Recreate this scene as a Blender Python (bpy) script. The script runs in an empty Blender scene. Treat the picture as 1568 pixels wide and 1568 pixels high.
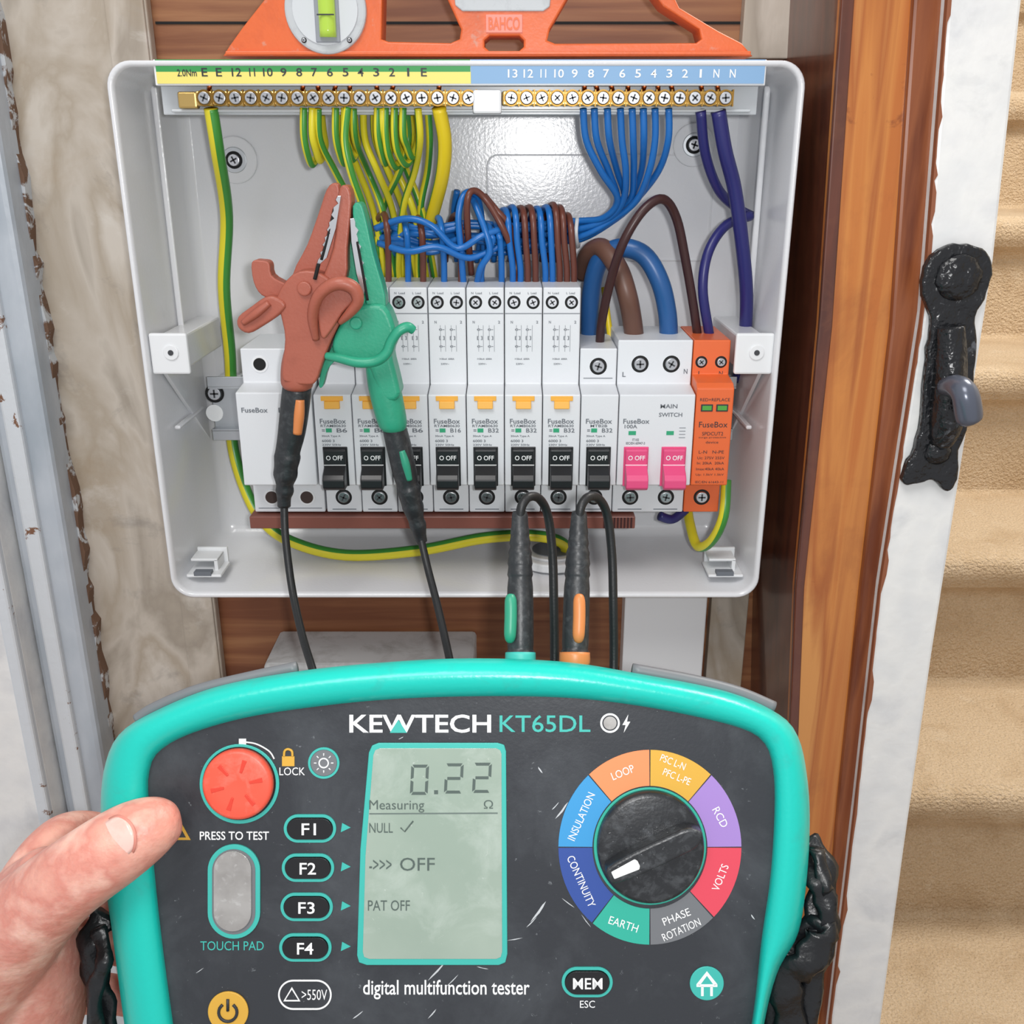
import bpy, bmesh, math, random
from mathutils import Vector, Matrix
random.seed(7)
sc=bpy.context.scene
f=1505.0; CX=784.0; TH=math.radians(20); ct=math.cos(TH); st=math.sin(TH)
H0=1.5      # camera height (m)
DT=340.0    # tester distance (mm)
def S(px,py,y):
    v=(CX-py)/f; u=(px-CX)/f; d=y/(ct+v*st)
    return (u*d,y,d*(-st+v*ct))
def rectS(a,b,c,d,y):
    m=(b+d)/2
    return S(a,m,y)[0],S(c,m,y)[0],S(CX,d,y)[2],S(CX,b,y)[2]
# ---------------------------------------------------------------- roots
roots=[]
def root(name,tester=False):
    o=bpy.data.objects.new(name,None); sc.collection.objects.link(o)
    o.empty_display_size=10; o.scale=(.001,)*3
    if tester:
        o.rotation_euler=(math.radians(70),0,0)
        o.location=Vector((0,0,H0))+Vector((0,ct,-st))*DT*.001
    else: o.location=(0,0,H0)
    roots.append(o); return o
# ---------------------------------------------------------------- materials
def lin(c):
    if isinstance(c,str):
        c=[int(c[i:i+2],16)/255 for i in (0,2,4)]
    return tuple((x/12.92 if x<=.04045 else ((x+.055)/1.055)**2.4) for x in c)+(1,)
def mat(name,c,rough=.45,metal=0,bump=0,bs=1.0,c2=None,cs=.05,stretch=(1,1,1),lo=.35,hi=.65,sss=0,coat=0,emit=0,dist=0,detail=5,bd=.001,wear=None):
    m=bpy.data.materials.new(name); m.use_nodes=True; nt=m.node_tree; N=nt.nodes; L=nt.links
    b=N['Principled BSDF']; b.inputs['Base Color'].default_value=lin(c)
    b.inputs['Roughness'].default_value=rough; b.inputs['Metallic'].default_value=metal
    b.inputs['Coat Weight'].default_value=coat
    if sss:
        b.inputs['Subsurface Weight'].default_value=sss; b.inputs['Subsurface Radius'].default_value=(1,.35,.2); b.inputs['Subsurface Scale'].default_value=.004
    tc=N.new('ShaderNodeTexCoord'); mp=N.new('ShaderNodeMapping'); mp.inputs['Scale'].default_value=stretch
    L.new(tc.outputs['Object'],mp.inputs[0])
    colout=None
    if c2:
        n=N.new('ShaderNodeTexNoise'); n.inputs['Scale'].default_value=cs; n.inputs['Detail'].default_value=detail; n.inputs['Distortion'].default_value=dist
        L.new(mp.outputs[0],n.inputs['Vector'])
        r=N.new('ShaderNodeValToRGB'); e=r.color_ramp.elements
        cols=[c]+(c2 if isinstance(c2,list) else [c2])
        e[0].position=lo; e[0].color=lin(cols[0]); e[1].position=hi; e[1].color=lin(cols[-1])
        for i,cc in enumerate(cols[1:-1]):
            q=e.new(lo+(hi-lo)*(i+1)/(len(cols)-1)); q.color=lin(cc)
        L.new(n.outputs['Fac'],r.inputs[0]); colout=r.outputs[0]
    # wear: list of (color, noise scale, lo, hi, amount)
    for k,(wc,ws,wl,wh,wa) in enumerate(wear or []):
        n=N.new('ShaderNodeTexNoise'); n.inputs['Scale'].default_value=ws; n.inputs['Detail'].default_value=10; n.inputs['Roughness'].default_value=.65; n.inputs['Distortion'].default_value=.4
        L.new(tc.outputs['Object'],n.inputs['Vector'])
        mr=N.new('ShaderNodeMapRange'); mr.inputs[1].default_value=wl; mr.inputs[2].default_value=wh; mr.inputs[3].default_value=0; mr.inputs[4].default_value=wa
        L.new(n.outputs['Fac'],mr.inputs[0])
        mx=N.new('ShaderNodeMix'); mx.data_type='RGBA'; mx.inputs[7].default_value=lin(wc)
        if colout: L.new(colout,mx.inputs[6])
        else: mx.inputs[6].default_value=lin(c)
        L.new(mr.outputs[0],mx.inputs[0]); colout=mx.outputs[2]
    if colout: L.new(colout,b.inputs['Base Color'])
    if bump:
        n2=N.new('ShaderNodeTexNoise'); n2.inputs['Scale'].default_value=bs; n2.inputs['Detail'].default_value=3
        L.new(mp.outputs[0],n2.inputs['Vector'])
        bp=N.new('ShaderNodeBump'); bp.inputs['Strength'].default_value=bump; bp.inputs['Distance'].default_value=bd
        L.new(n2.outputs['Fac'],bp.inputs['Height']); L.new(bp.outputs[0],b.inputs['Normal'])
    if emit:
        b.inputs['Emission Color'].default_value=lin(c); b.inputs['Emission Strength'].default_value=emit
    return m
M=dict(
 steel=mat('enclosure_paint','DADBDE',.2,bump=.07,bs=.7),
 white=mat('white_plastic','E0E2E4',.35),
 carrier=mat('clear_grey_plastic','BFC4C8',.25),
 wh2=mat('breaker_plastic','D6D9DD',.38,bump=.05,bs=2),
 grey=mat('grey_print','676C73',.5), ink=mat('dark_print','2A2D33',.5),
 blk=mat('black_plastic','17181B',.35), hole=mat('dark_hole','0B0B0C',.8), slot=mat('screw_slot','3A3C40',.6),
 rub=mat('black_rubber','17191B',.45,bump=.1,bs=1),
 drub=mat('dark_grey_rubber','25282B',.4,bump=.12,bs=.6,wear=[('5E6264',.25,.5,.75,.4)]),
 silver=mat('zinc_steel','D0D2D6',.25,1), brass=mat('brass','DDBB76',.28,1),brass2=mat('brass_dark','8A6A34',.4,1),
 copper=mat('copper','C86A3A',.3,1),
 rail=mat('din_rail','BFC3C7',.35,.8),
 orange=mat('orange_plastic','DC6532',.4), pink=mat('pink_toggle','D94A7C',.4),
 tbtn=mat('test_button','EBAE44',.4), greenl=mat('green_indicator','2F9E72',.4),
 lgreen=mat('label_green','35924C',.5), lyel=mat('label_yellow','E6D974',.5), lblue=mat('label_blue','7FA6CC',.5),
 txw=mat('white_print','ECEEEE',.5),
 yel=mat('wire_yellow','D6CA2C',.33), grn=mat('wire_green','3E8A38',.33), yel2=mat('wire_yellow_deep','E2C722',.35),
 blue=mat('wire_blue','1C68B4',.32), navy=mat('wire_navy','282868',.35), brown=mat('wire_brown','66392E',.35),
 dbrown=mat('wire_dark_brown','3B2020',.35), tbrown=mat('tail_brown','65463A',.4), tblue=mat('tail_blue','24568F',.35),
 comb=mat('busbar_brown','7A4A40',.4),
 redc=mat('clip_red','A25846',.42,bump=.1,bs=.8,wear=[('884636',.1,.5,.75,.4)]), grnc=mat('clip_green','2A9676',.4,bump=.1,bs=.8,wear=[('1F7F62',.1,.5,.75,.5)]),
 winO=mat('window_orange','D08048',.4), winG=mat('window_green','2E9274',.4),
 teal=mat('teal_rubber','14BEB0',.3,bump=.1,bs=.5,wear=[('3A9C94',.06,.56,.75,.5)]), tealp=mat('teal_print','3DB3A8',.5),
 panel=mat('panel_black','303338',.36,bump=.06,bs=.8,wear=[('5E6368',.02,.46,.72,.42),('8F9498',.35,.66,.74,.7),('C0C3C5',.9,.70,.76,.6)]),
 body=mat('housing_grey','4A4E52',.45), redb=mat('red_button','EA5A44',.4,wear=[('F0998A',.15,.5,.75,.4)]), redb2=mat('red_button_dark','D8402E',.45),
 lcd=mat('lcd_glass','93A497',.15,c2='A2B1A4',cs=.02,coat=.3,wear=[('BAC6BD',.05,.5,.72,.6),('D5DCD6',.4,.66,.74,.5)]), lcdink=mat('lcd_ink','4F5D58',.5), lcdink2=mat('lcd_ink_faint','63716C',.5),
 pad=mat('pad_silver','A29F9C',.35,.5,c2='BAB8B5',cs=.1,wear=[('D8D8D6',.3,.55,.7,.6)]),
 segO=mat('seg_orange','E88E5C',.45),segY=mat('seg_yellow','D6A63E',.45),segP=mat('seg_purple','A081C6',.45),segR=mat('seg_red','D9485A',.45),
 segG=mat('seg_grey','6F7276',.45),segT=mat('seg_teal','2FAB96',.45),segN=mat('seg_navy','314E98',.45),segB=mat('seg_blue','3A95CE',.45),
 skin=mat('skin','E0A594',.42,bump=.4,bs=.35,c2=['D28B7C','EBBBAA'],cs=.06,sss=.25,wear=[('C0746A',.03,.52,.75,.45)]), nail=mat('nail','EDC3B8',.18,wear=[('E0A294',.12,.5,.7,.5)]),
 lvl=mat('level_orange','DA6634',.4,wear=[('B9A79A',.12,.6,.72,.7),('A8482A',.05,.5,.75,.4)],bump=.1,bs=.5), lgrey=mat('level_grey','B9BDC0',.4,wear=[('8C9094',.15,.5,.7,.4)]),
 vial=mat('vial_green','A8C84A',.15,emit=0.1),
 wood=mat('brown_wood','74442A',.5,c2=['855436','9A6A46'],cs=.02,stretch=(.35,1,6),dist=.6,bump=.1,bs=.1),
 pine=mat('varnished_pine','B5692E',.3,c2=['C27C3C','A65E2A','C98A4A'],cs=.022,stretch=(3,1,.12),dist=.7,coat=.2,bump=.1,bs=.1,wear=[('874722',.02,.5,.7,.45),('6A3018',.035,.66,.7,.5)]),
 jamb=mat('dark_stained_wood','4C271A',.3,c2=['603222','402019'],cs=.03,stretch=(2,2,.2),coat=.4,wear=[('74462E',.04,.5,.7,.5)]),
 trimw=mat('red_brown_stain','7A4024',.35,c2=['8A4E2C','683218'],cs=.05,stretch=(2,2,.2)),
 marb=mat('stained_panel','ADA395',.5,c2=['9C9285','BCB3A7','A89C8C','C4BCB1'],cs=.016,stretch=(1.2,1,.6),dist=.9,detail=8,lo=.3,hi=.7,bump=.2,bs=.12,wear=[('9A8260',.011,.52,.72,.5),('7E7872',.03,.6,.7,.45),('D6D2CB',.02,.58,.72,.6)]),
 paintg=mat('grey_paint','A5AEB8',.38,c2=['B5BCC4','9FA8B1'],cs=.02,bump=.4,bs=.15,stretch=(1,1,.5),wear=[('6E5A48',.06,.69,.71,.7)]),
 paintw=mat('white_paint','DCDDDD',.35,c2=['E6E6E4','D8D9DA'],cs=.03,bump=.4,bs=.12,wear=[('B4B7BA',.03,.55,.75,.5)]),
 chip=mat('chipped_paint','CDD2D7',.4,bump=.3,bs=.2,wear=[('7A543C',.07,.635,.66,1)]),
 iron=mat('black_iron','1A1B1E',.26,bump=1,bs=.13,bd=.003,wear=[('6E7278',.09,.62,.68,.6)]),
 carpet=mat('carpet','BFA684',.97,c2='CDB698',cs=.4,bump=.9,bs=.3,detail=8,bd=.005,wear=[('A98C68',.012,.48,.72,.6),('D8C6AC',.03,.58,.75,.5)]),
 cream=mat('cream_wall','D8CDBB',.8), floorm=mat('floor_carpet','A88C6C',.9,c2='8E7558',cs=.02),
)
# ---------------------------------------------------------------- mesh helpers
def mk(name,vs,fs,mt,par,smooth=False,bevel=0,midx=None,seg=2):
    me=bpy.data.meshes.new(name); me.from_pydata([tuple(v) for v in vs],[],fs)
    for m in (mt if isinstance(mt,list) else [mt]): me.materials.append(m)
    if midx:
        for p,i in zip(me.polygons,midx): p.material_index=i
    bm=bmesh.new(); bm.from_mesh(me); bmesh.ops.recalc_face_normals(bm,faces=bm.faces); bm.to_mesh(me); bm.free()
    if smooth:
        for p in me.polygons: p.use_smooth=True
    o=bpy.data.objects.new(name,me); sc.collection.objects.link(o); o.parent=par
    if bevel:
        b=o.modifiers.new('bevel','BEVEL'); b.width=bevel; b.segments=seg; b.limit_method='ANGLE'; b.angle_limit=math.radians(35)
    return o
def prism(name,a,b,mt,par,bevel=0,seg=2,smooth=False):
    n=len(a); fs=[list(range(n)),list(range(2*n-1,n-1,-1))]+[[i,(i+1)%n,n+(i+1)%n,n+i] for i in range(n)]
    return mk(name,list(a)+list(b),fs,mt,par,smooth,bevel,None,seg)
def box(name,x0,x1,y0,y1,z0,z1,mt,par,bevel=.4):
    a=[(x0,y0,z0),(x1,y0,z0),(x1,y0,z1),(x0,y0,z1)]
    return prism(name,a,[(p[0],y1,p[2]) for p in a],mt,par,bevel)
def boxS(name,a,b,c,d,y,th,mt,par,bevel=.4):
    x0,x1,z0,z1=rectS(a,b,c,d,y); return box(name,x0,x1,y,y+th,z0,z1,mt,par,bevel)
def pyz(name,poly,x0,x1,mt,par,bevel=.4,seg=2):
    return prism(name,[(x0,y,z) for y,z in poly],[(x1,y,z) for y,z in poly],mt,par,bevel,seg)
def polyS(name,poly,y,th,mt,par,bevel=.5,seg=2):
    a=[S(p[0],p[1],y) for p in poly]
    return prism(name,a,[(p[0],y+th,p[2]) for p in a],mt,par,bevel,seg)
def cyl(name,c,r,h,mt,par,axis='y',n=24,bevel=0,r2=None):
    r2=r if r2 is None else r2; A=[];B=[]
    for i in range(n):
        a=2*math.pi*i/n; p,q=math.cos(a),math.sin(a)
        if axis=='y': A.append((c[0]+p*r,c[1],c[2]+q*r)); B.append((c[0]+p*r2,c[1]+h,c[2]+q*r2))
        else: A.append((c[0]+p*r,c[1]+q*r,c[2])); B.append((c[0]+p*r2,c[1]+q*r2,c[2]+h))
    return prism(name,A,B,mt,par,bevel)
def loft(name,rings,mt,par,caps=(True,True),smooth=True):
    n=len(rings[0]); vs=[v for r in rings for v in r]; fs=[]
    for k in range(len(rings)-1):
        for i in range(n):
            j=(i+1)%n; fs.append([k*n+i,k*n+j,(k+1)*n+j,(k+1)*n+i])
    if caps[0]: fs.append(list(range(n)))
    if caps[1]: fs.append([(len(rings)-1)*n+i for i in range(n)][::-1])
    o=mk(name,vs,fs,mt,par,smooth); return o
def cat(pts,sub,closed=False):
    P=[tuple(p) for p in pts]; n=len(P); out=[]
    rng=n if closed else n-1
    for i in range(rng):
        g=(lambda k:P[k%n]) if closed else (lambda k:P[max(0,min(n-1,k))])
        p0,p1,p2,p3=g(i-1),g(i),g(i+1),g(i+2)
        for s in range(sub):
            t=s/sub
            out.append(tuple(.5*((2*b)+(c-a)*t+(2*a-5*b+4*c-d)*t*t+(3*b-a-3*c+d)*t**3) for a,b,c,d in zip(p0,p1,p2,p3)))
    if not closed: out.append(P[-1])
    return out
def tube(name,pts,r,mt,par,n=10,sub=6,stripe=0,twist=0,ph=None):
    P=[tuple(p) if len(p)==4 else tuple(p)+(r,) for p in pts]
    P=cat(P,sub); V=[Vector(p[:3]) for p in P]; up=Vector((.3,1,.2)).normalized()
    vs=[];fs=[];mi=[]; ph=random.random()*6.28 if ph is None else math.radians(ph)
    prev=None
    for i,v in enumerate(V):
        t=(V[min(i+1,len(V)-1)]-V[max(i-1,0)]).normalized()
        if prev is None: a=up.cross(t).normalized()
        else: a=(prev-t*prev.dot(t)).normalized()
        prev=a; b=t.cross(a)
        for j in range(n):
            an=2*math.pi*j/n+ph+twist*i
            vs.append(v+(a*math.cos(an)+b*math.sin(an))*P[i][3])
    for i in range(len(V)-1):
        for j in range(n):
            k=(j+1)%n; fs.append([i*n+j,i*n+k,(i+1)*n+k,(i+1)*n+j]); mi.append(1 if j<stripe else 0)
    fs.append(list(range(n))[::-1]); mi.append(0); fs.append([(len(V)-1)*n+j for j in range(n)]); mi.append(0)
    return mk(name,vs,fs,mt,par,True,0,mi)
def wire(name,pp,r,mt,par,**k): return tube(name,[S(*p[:3])+tuple(p[3:]) for p in pp],r,mt,par,**k)
texts=[]
def text(s,c,w,h,mt,par,xz=True,rot=0,bold=0):
    if mt is M['grey'] and not bold: bold=.015
    cu=bpy.data.curves.new('label_'+s[:8],'FONT'); cu.body=s; cu.size=1; cu.align_x='CENTER'; cu.offset=bold
    cu.resolution_u=3; cu.materials.append(mt)
    o=bpy.data.objects.new('label_text',cu); sc.collection.objects.link(o); o.parent=par
    texts.append((o,c,w,h,xz,rot)); return o
def textS(s,a,b,c,d,y,mt,par,bold=0):
    x0,x1,z0,z1=rectS(a,b,c,d,y); text(s,((x0+x1)/2,y,(z0+z1)/2),x1-x0,z1-z0,mt,par,True,0,bold)
def screw(par,x,y,z,r,mt=None,rec=True):
    if rec: cyl('screw_recess',(x,y-.05,z),r*1.25,.3,M['hole'],par)
    else: cyl('screw_seat',(x,y-.12,z),r*1.16,.4,M['brass2'],par)
    cyl('screw_head',(x,y-.9,z),r*.82,1.1,mt or M['silver'],par,bevel=.12,r2=r)
    a=random.random()*1.5
    for q in (a,a+math.pi/2):
        dx,dz=math.cos(q),math.sin(q); l=r*.55; w=r*.12
        A=[(x+dx*l-dz*w,y-.94,z+dz*l+dx*w),(x-dx*l-dz*w,y-.94,z-dz*l+dx*w),(x-dx*l+dz*w,y-.94,z-dz*l-dx*w),(x+dx*l+dz*w,y-.94,z+dz*l-dx*w)]
        prism('screw_slot',A,[(p[0],p[1]+.3,p[2]) for p in A],M['slot'],par)
def rrect(x0,x1,z0,z1,r,n=8):
    o=[]
    for cx,cz,a0 in ((x1-r,z1-r,0),(x0+r,z1-r,90),(x0+r,z0+r,180),(x1-r,z0+r,270)):
        for i in range(n+1):
            a=math.radians(a0+90*i/n); o.append((cx+r*math.cos(a),cz+r*math.sin(a)))
    return o
# ================================================================ ROOM
def room(name): return root(name)
w=room('wall_back'); box('board',-420,172,536,552,-900,400,M['wood'],w,0)
for z in (60,-240,-330): box('plank_seam',-175,137,535.2,536.4,z,z+1.2,M['hole'],w,0)
w=room('wall_left')
box('panel',-420,-176,528,535.5,-900,400,M['marb'],w,1)
box('panel_strip',-196,-177,526.3,528,-900,400,M['marb'],w,.8)
w=room('trim_1')
box('painted_bead',-275,-247,506,527.5,-900,400,M['paintg'],w,3)
box('bead_ridge',-268,-259,502,508,-900,400,M['chip'],w,1.5)
jag=[]
zz=-700
while zz<380: jag.append((-246.5+random.uniform(-1.5,2.2),zz)); zz+=random.uniform(4,14)
jp=[(-249.5,-700)]+[(x,z) for x,z in jag]+[(-249.5,380)]
prism('bare_edge',[(x,521,z) for x,z in jp],[(x,528,z) for x,z in jp],mat('bare_wood_edge','6E5240',.7,wear=[('C9CED2',.08,.5,.55,.9)]),w,0)
w=room('trim_2'); box('painted_board',-520,-275.5,490,527.5,-900,400,M['paintw'],w,3)
box('chipped_edge',-283,-275.6,488.5,495,-900,400,M['chip'],w,1.5)
w=room('trim_3'); box('painted_batten',112,136,528,535.8,44,400,M['marb'],w,.6)
w=room('trim_4'); box('painted_batten',118,140,528,535.8,-700,-222,M['marb'],w,.6)
# pine post
w=room('door_frame')
lft=[(1293,-60),(1255,500),(1218,900),(1202,1300),(1196,1650)]
mid=[(1403,-60),(1365,500),(1318,900),(1284,1230),(1250,1650)]
rgt=[(1455,-60),(1412,480),(1347,900),(1310,1230),(1262,1650)]
polyS('pine_face',lft+mid[::-1],440,6,M['pine'],w,.8)
polyS('stained_arris',lft+[(p[0]+(20 if p[1]<700 else 14),p[1]) for p in lft][::-1],439.4,3,M['jamb'],w,.6)
polyS('jamb_side',[(p[0]+1,p[1]) for p in lft]+mid[::-1],446,89,M['jamb'],w,.3)
polyS('stop_bead',mid+rgt[::-1],437,60,M['trimw'],w,1.5)
w=room('door_1')
dl=[(1457,-60),(1414,480),(1349,900),(1312,1230),(1262,1650)]
dr=[(1572,-60),(1522,400),(1428,1000),(1385,1300),(1338,1650)]
polyS('door_edge',dl+dr[::-1],430,34,M['paintw'],w,1.5)
cl=[];cr=[]
py=-60
while py<1600:
    t_=[p for p in dl if p[1]<=py][-1]; n_=[p for p in dl if p[1]>py][0]; q=(py-t_[1])/(n_[1]-t_[1]); ex=t_[0]+(n_[0]-t_[0])*q
    cl.append((ex-1,py)); cr.append((ex+random.choice((.5,1,1,2,5)),py+3)); py+=random.uniform(8,30)
polyS('paint_chip',cl+cr[::-1],429.6,3,mat('bare_door_edge','8A5236',.6),w,0)
# latch
w=root('door_latch')
lp_=[(1428,392),(1448,378),(1475,374),(1505,380),(1521,402),(1518,430),(1510,458),(1496,486),(1497,520),(1493,570),(1486,640),(1470,690),(1468,725),(1462,748),(1446,752),(1430,736),(1408,742),(1383,741),(1388,715),(1402,690),(1412,640),(1417,570),(1424,520),(1428,486),(1413,455),(1416,420)]
lp_=[(p[0]+random.uniform(-1.5,1.5),p[1]+random.uniform(-1.5,1.5)) for p in cat(lp_,3,True)]
polyS('plate',lp_,425,4.8,M['iron'],w,1.4,3)
for (a,b,rr) in ((1468,425,10),(1436,692,6)):
    c=S(a,b,425)
    loft('boss',[[(c[0]+rr*k*math.cos(t*math.pi/12)*(1+.05*math.sin(t*2.1)),425-h,c[2]+rr*k*math.sin(t*math.pi/12)) for t in range(24)] for k,h in ((1,-.5),(.95,1),(.75,1.8),(.4,2.2),(.1,2.3))],M['iron'],w)
wire('bar',[(1455,500,425,6),(1456,560,424,7),(1450,640,424,7.5),(1440,680,425,5)],5,M['iron'],w,n=12)
wire('knob',[(1448,592,420,4),(1465,592,410,5),(1478,605,404,5.5),(1484,640,404,5.5),(1486,648,404,3)],5,mat('worn_iron','5A5F6C',.25,.3),w,n=14)
# stairs
w=root('carpeted_staircase')
poly=[]
for i in range(-1,9):
    y=700+220*i; z=-850+190*i
    poly+= [(y+14,z-190),(y+16,z-60),(y-4,z-45),(y-12,z-28),(y-8,z-8),(y+6,z)]
poly+=[(700+220*9,-850+190*8),(700+220*9,-1499),(494,-1499)]
pyz('steps',poly,205,1495,M['carpet'],w,9,4)
w=room('wall_right'); box('plaster',1502,1560,-600,2680,-1500,1000,M['cream'],w,0)
w=room('wall_far'); box('plaster',172,1500,2690,2740,-1500,1400,M['cream'],w,0)
w=room('floor'); box('slab',-900,1560,-900,2740,-1560,-1500,M['floorm'],w,0)
w=room('wall_lower'); box('panel',-520,172,537,552,-1500,-900,M['wood'],w,0)
# junction box & trunking
w=root('junction_box')
x0,x1,z0,z1=rectS(404,1018,726,1050,492)
jb=mat('junction_box_plastic','C9CBCC',.5,wear=[('8E8C88',.05,.5,.7,.6)])
box('base',x0,x1,492,535.5,z1-90,z1,jb,w,2.5); box('lid_lip',x0-1.5,x1+1.5,489,497,z1-91,z1-4,jb,w,1.5)
w=root('cable_trunking'); box('channel',66,110,512,535.5,-520,-217,M['white'],w,1); box('lid',64.5,111.5,509.5,513,-520,-217,M['white'],w,.8)
# ================================================================ ENCLOSURE
e=root('consumer_unit')
X0,X1,Z0,Z1=-174,126,-214,37.7
def er(y,ins,r): return [(a,y,b) for a,b in rrect(X0+ins,X1-ins,Z0+ins,Z1-ins,r)]
loft('enclosure_shell',[er(535,7,7),er(533,6,8),er(462,0,11),er(459.3,.1,11),er(458.8,.7,10.5),er(459.2,2.2,9.5),er(462,2.6,9),er(500,4.6,8),(er(527,6.5,7)),er(530.5,8,6),er(532,12,4)],M['steel'],e,(True,False))
bx=[(a,b) for a,b in rrect(X0+12,X1-12,Z0+12,Z1-12,4)]
mk('back_plate',[(a,532,b) for a,b in bx],[list(range(len(bx)))],M['steel'],e)
for (a,b,rr) in ((360,245,11.5),(1062,222,10.5)):
    c=S(a,b,531.5); cyl('washer',(c[0],530,c[2]),rr,2,M['steel'],e,bevel=.6,n=36); cyl('washer_cup',(c[0],529.4,c[2]),rr*.55,1,M['rail'],e,n=30,bevel=.3); screw(e,c[0],529,c[2],3.4)
x0,x1,z0,z1=rectS(745,236,1090,400,531.4)
ko=rrect(x0,x1,z0,z1,6); ki=rrect(x0+.8,x1-.8,z0+.8,z1-.8,5.4)
loft('knockout',[[(a,532.2,b) for a,b in ko],[(a,531.5,b) for a,b in ko],[(a,531.5,b) for a,b in ki],[(a,532.2,b) for a,b in ki]],M['steel'],e,(False,False))
for s in (-1,1):
    xa=-169.5 if s<0 else 117.5
    box('side_rib',xa+.5,xa+3.5,499,501,-96,30,M['steel'],e,.8)
    box('side_rib',xa,xa+3,478,520,-130,-128,M['steel'],e,.8)
    xt=-171 if s<0 else 105.5
    box('cover_tab',xt,xt+18,462,464.5,-98.5,-79,M['white'],e,1)
    box('cover_tab_post',xt+2,xt+15,464,528,-97,-81,M['steel'],e,1)
    cyl('tab_ring',(xt+10,461.3,-88),3.6,1,M['white'],e,bevel=.3); cyl('tab_hole',(xt+10,461,-88),1.3,.6,M['slot'],e)
    pyz('gusset',[(470,-99),(528,-99),(528,-150)],xa+(0 if s<0 else 2),xa+(2 if s<0 else 4),M['steel'],e,.4)
    xb=-169 if s<0 else 102
    box('bottom_clip',xb,xb+18,468,486,-206.5,-205,M['white'],e,.4)
    box('bottom_clip_top',xb+1,xb+15,474,486,-200,-198.6,M['white'],e,.4)
    box('bottom_clip_leg',xb+13,xb+15,474,486,-206,-199,M['white'],e,.4)
    box('bottom_clip_back',xb+1,xb+17,486,488,-208,-197,M['white'],e,.4)
    box('clip_slot',xb+4,xb+13,467.6,472,-205.6,-203.4,M['grey'],e,.2)
# DIN rail
box('din_rail_web',-160,118,514,515.5,-142,-112,M['rail'],e,.2)
box('din_rail_flange',-160,118,508,509.2,-115,-109.5,M['rail'],e,.2); box('din_rail_flange',-160,118,508,509.2,-144,-138.5,M['rail'],e,.2)
box('din_rail_step',-160,118,508,515,-116,-115,M['rail'],e,.1); box('din_rail_step',-160,118,508,515,-139,-138,M['rail'],e,.1)
box('rail_mount',-158,-146,515.5,531,-142,-112,M['white'],e,.5); box('rail_mount',108,116,515.5,531,-142,-112,M['white'],e,.5)
c=S(328,603,513); screw(e,c[0],513.6,c[2],4); c=S(328,633,513); cyl('rail_hole',(c[0],513.5,c[2]),4.6,.6,M['txw'],e)
# labels and terminal bars
boxS('label_green',238,91,720,110,459.4,.6,M['lgreen'],e,0); boxS('label_yellow',240,110,721,128,459.4,.6,M['lyel'],e,0)
boxS('label_blue',721,91,1171,128,459.4,.6,M['lblue'],e,0)
boxS('label_holder',236,91,1173,131,460,3,M['white'],e,.3)
def wid(s): return sum(3.2 if ch=='1' else 9 for ch in s)+ (2.5 if len(s)==2 else 0)
for s,x in zip(['2.0Nm','E','E','12','11','10','9','8','7','6','5','4','3','2','1','E'],[286,313,335,362,386,410,434,458,481,505,529,552,576,600,625,649]):
    ww=30 if len(s)>3 else wid(s)
    textS(s,x-ww/2,104 if len(s)<4 else 106,x+ww/2,117,459.2,M['ink'],e,.01)
for s,x in zip(['13','12','11','10','9','8','7','6','5','4','3','2','1','N','N'],[785,809,832,856,880,905,928,953,977,1001,1025,1049,1073,1097,1122]):
    ww=wid(s); textS(s,x-ww/2,106,x+ww/2,119,459.2,M['txw'],e,.01)
boxS('bar_carrier',248,131,1160,176,470,3,M['carrier'],e,.5)
boxS('bar_carrier_lip',262,167,1150,172,466,5,M['carrier'],e,.5)
boxS('bar_joiner',724,137,768,174,461,8,M['white'],e,1)
def bar(xa,n,p):
    boxS('terminal_bar',xa-14,139,xa+p*(n-1)+13,162,462,7,M['brass'],e,.8)
    for i in range(n):
        c=S(xa+p*i,150,462); screw(e,c[0],461.8,c[2],2.95,rec=False)
        c=S(xa+p*i+p/2,150,461.9); box('bar_groove',c[0]-.3,c[0]+.3,461.6,463,c[2]-3.4,c[2]+3.4,M['brass2'],e,0)
bar(313,18,23.8); bar(783,15,23.4)
boxS('bar_end_bracket',272,140,301,166,463,5,M['brass'],e,.8)
for x in (320,463,488,512,536,578,600,672,895,915,938,962,985,1008,1030,1075,1100):
    wire('wire_end',[(x,139,466),(x+random.uniform(-3,3),130,463.2)],1.0,M['copper'],e,n=8,sub=2)
cyl('cable_gland',(22,497,-209),19,5,M['white'],e,axis='z',n=40,bevel=1); cyl('gland_ring',(22,497,-204),15,1.5,M['steel'],e,axis='z',n=40,bevel=.5)
cyl('gland_mouth',(22,497,-202.4),11,.4,M['grey'],e,axis='z',n=32)
box('comb_busbar',-132,62,463,500,-177.5,-171,M['comb'],e,.5)
for i in range(9): box('comb_rib',46+1.7*i,46.8+1.7*i,462.4,464,-177,-171.5,M['dbrown'],e,0)
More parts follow.
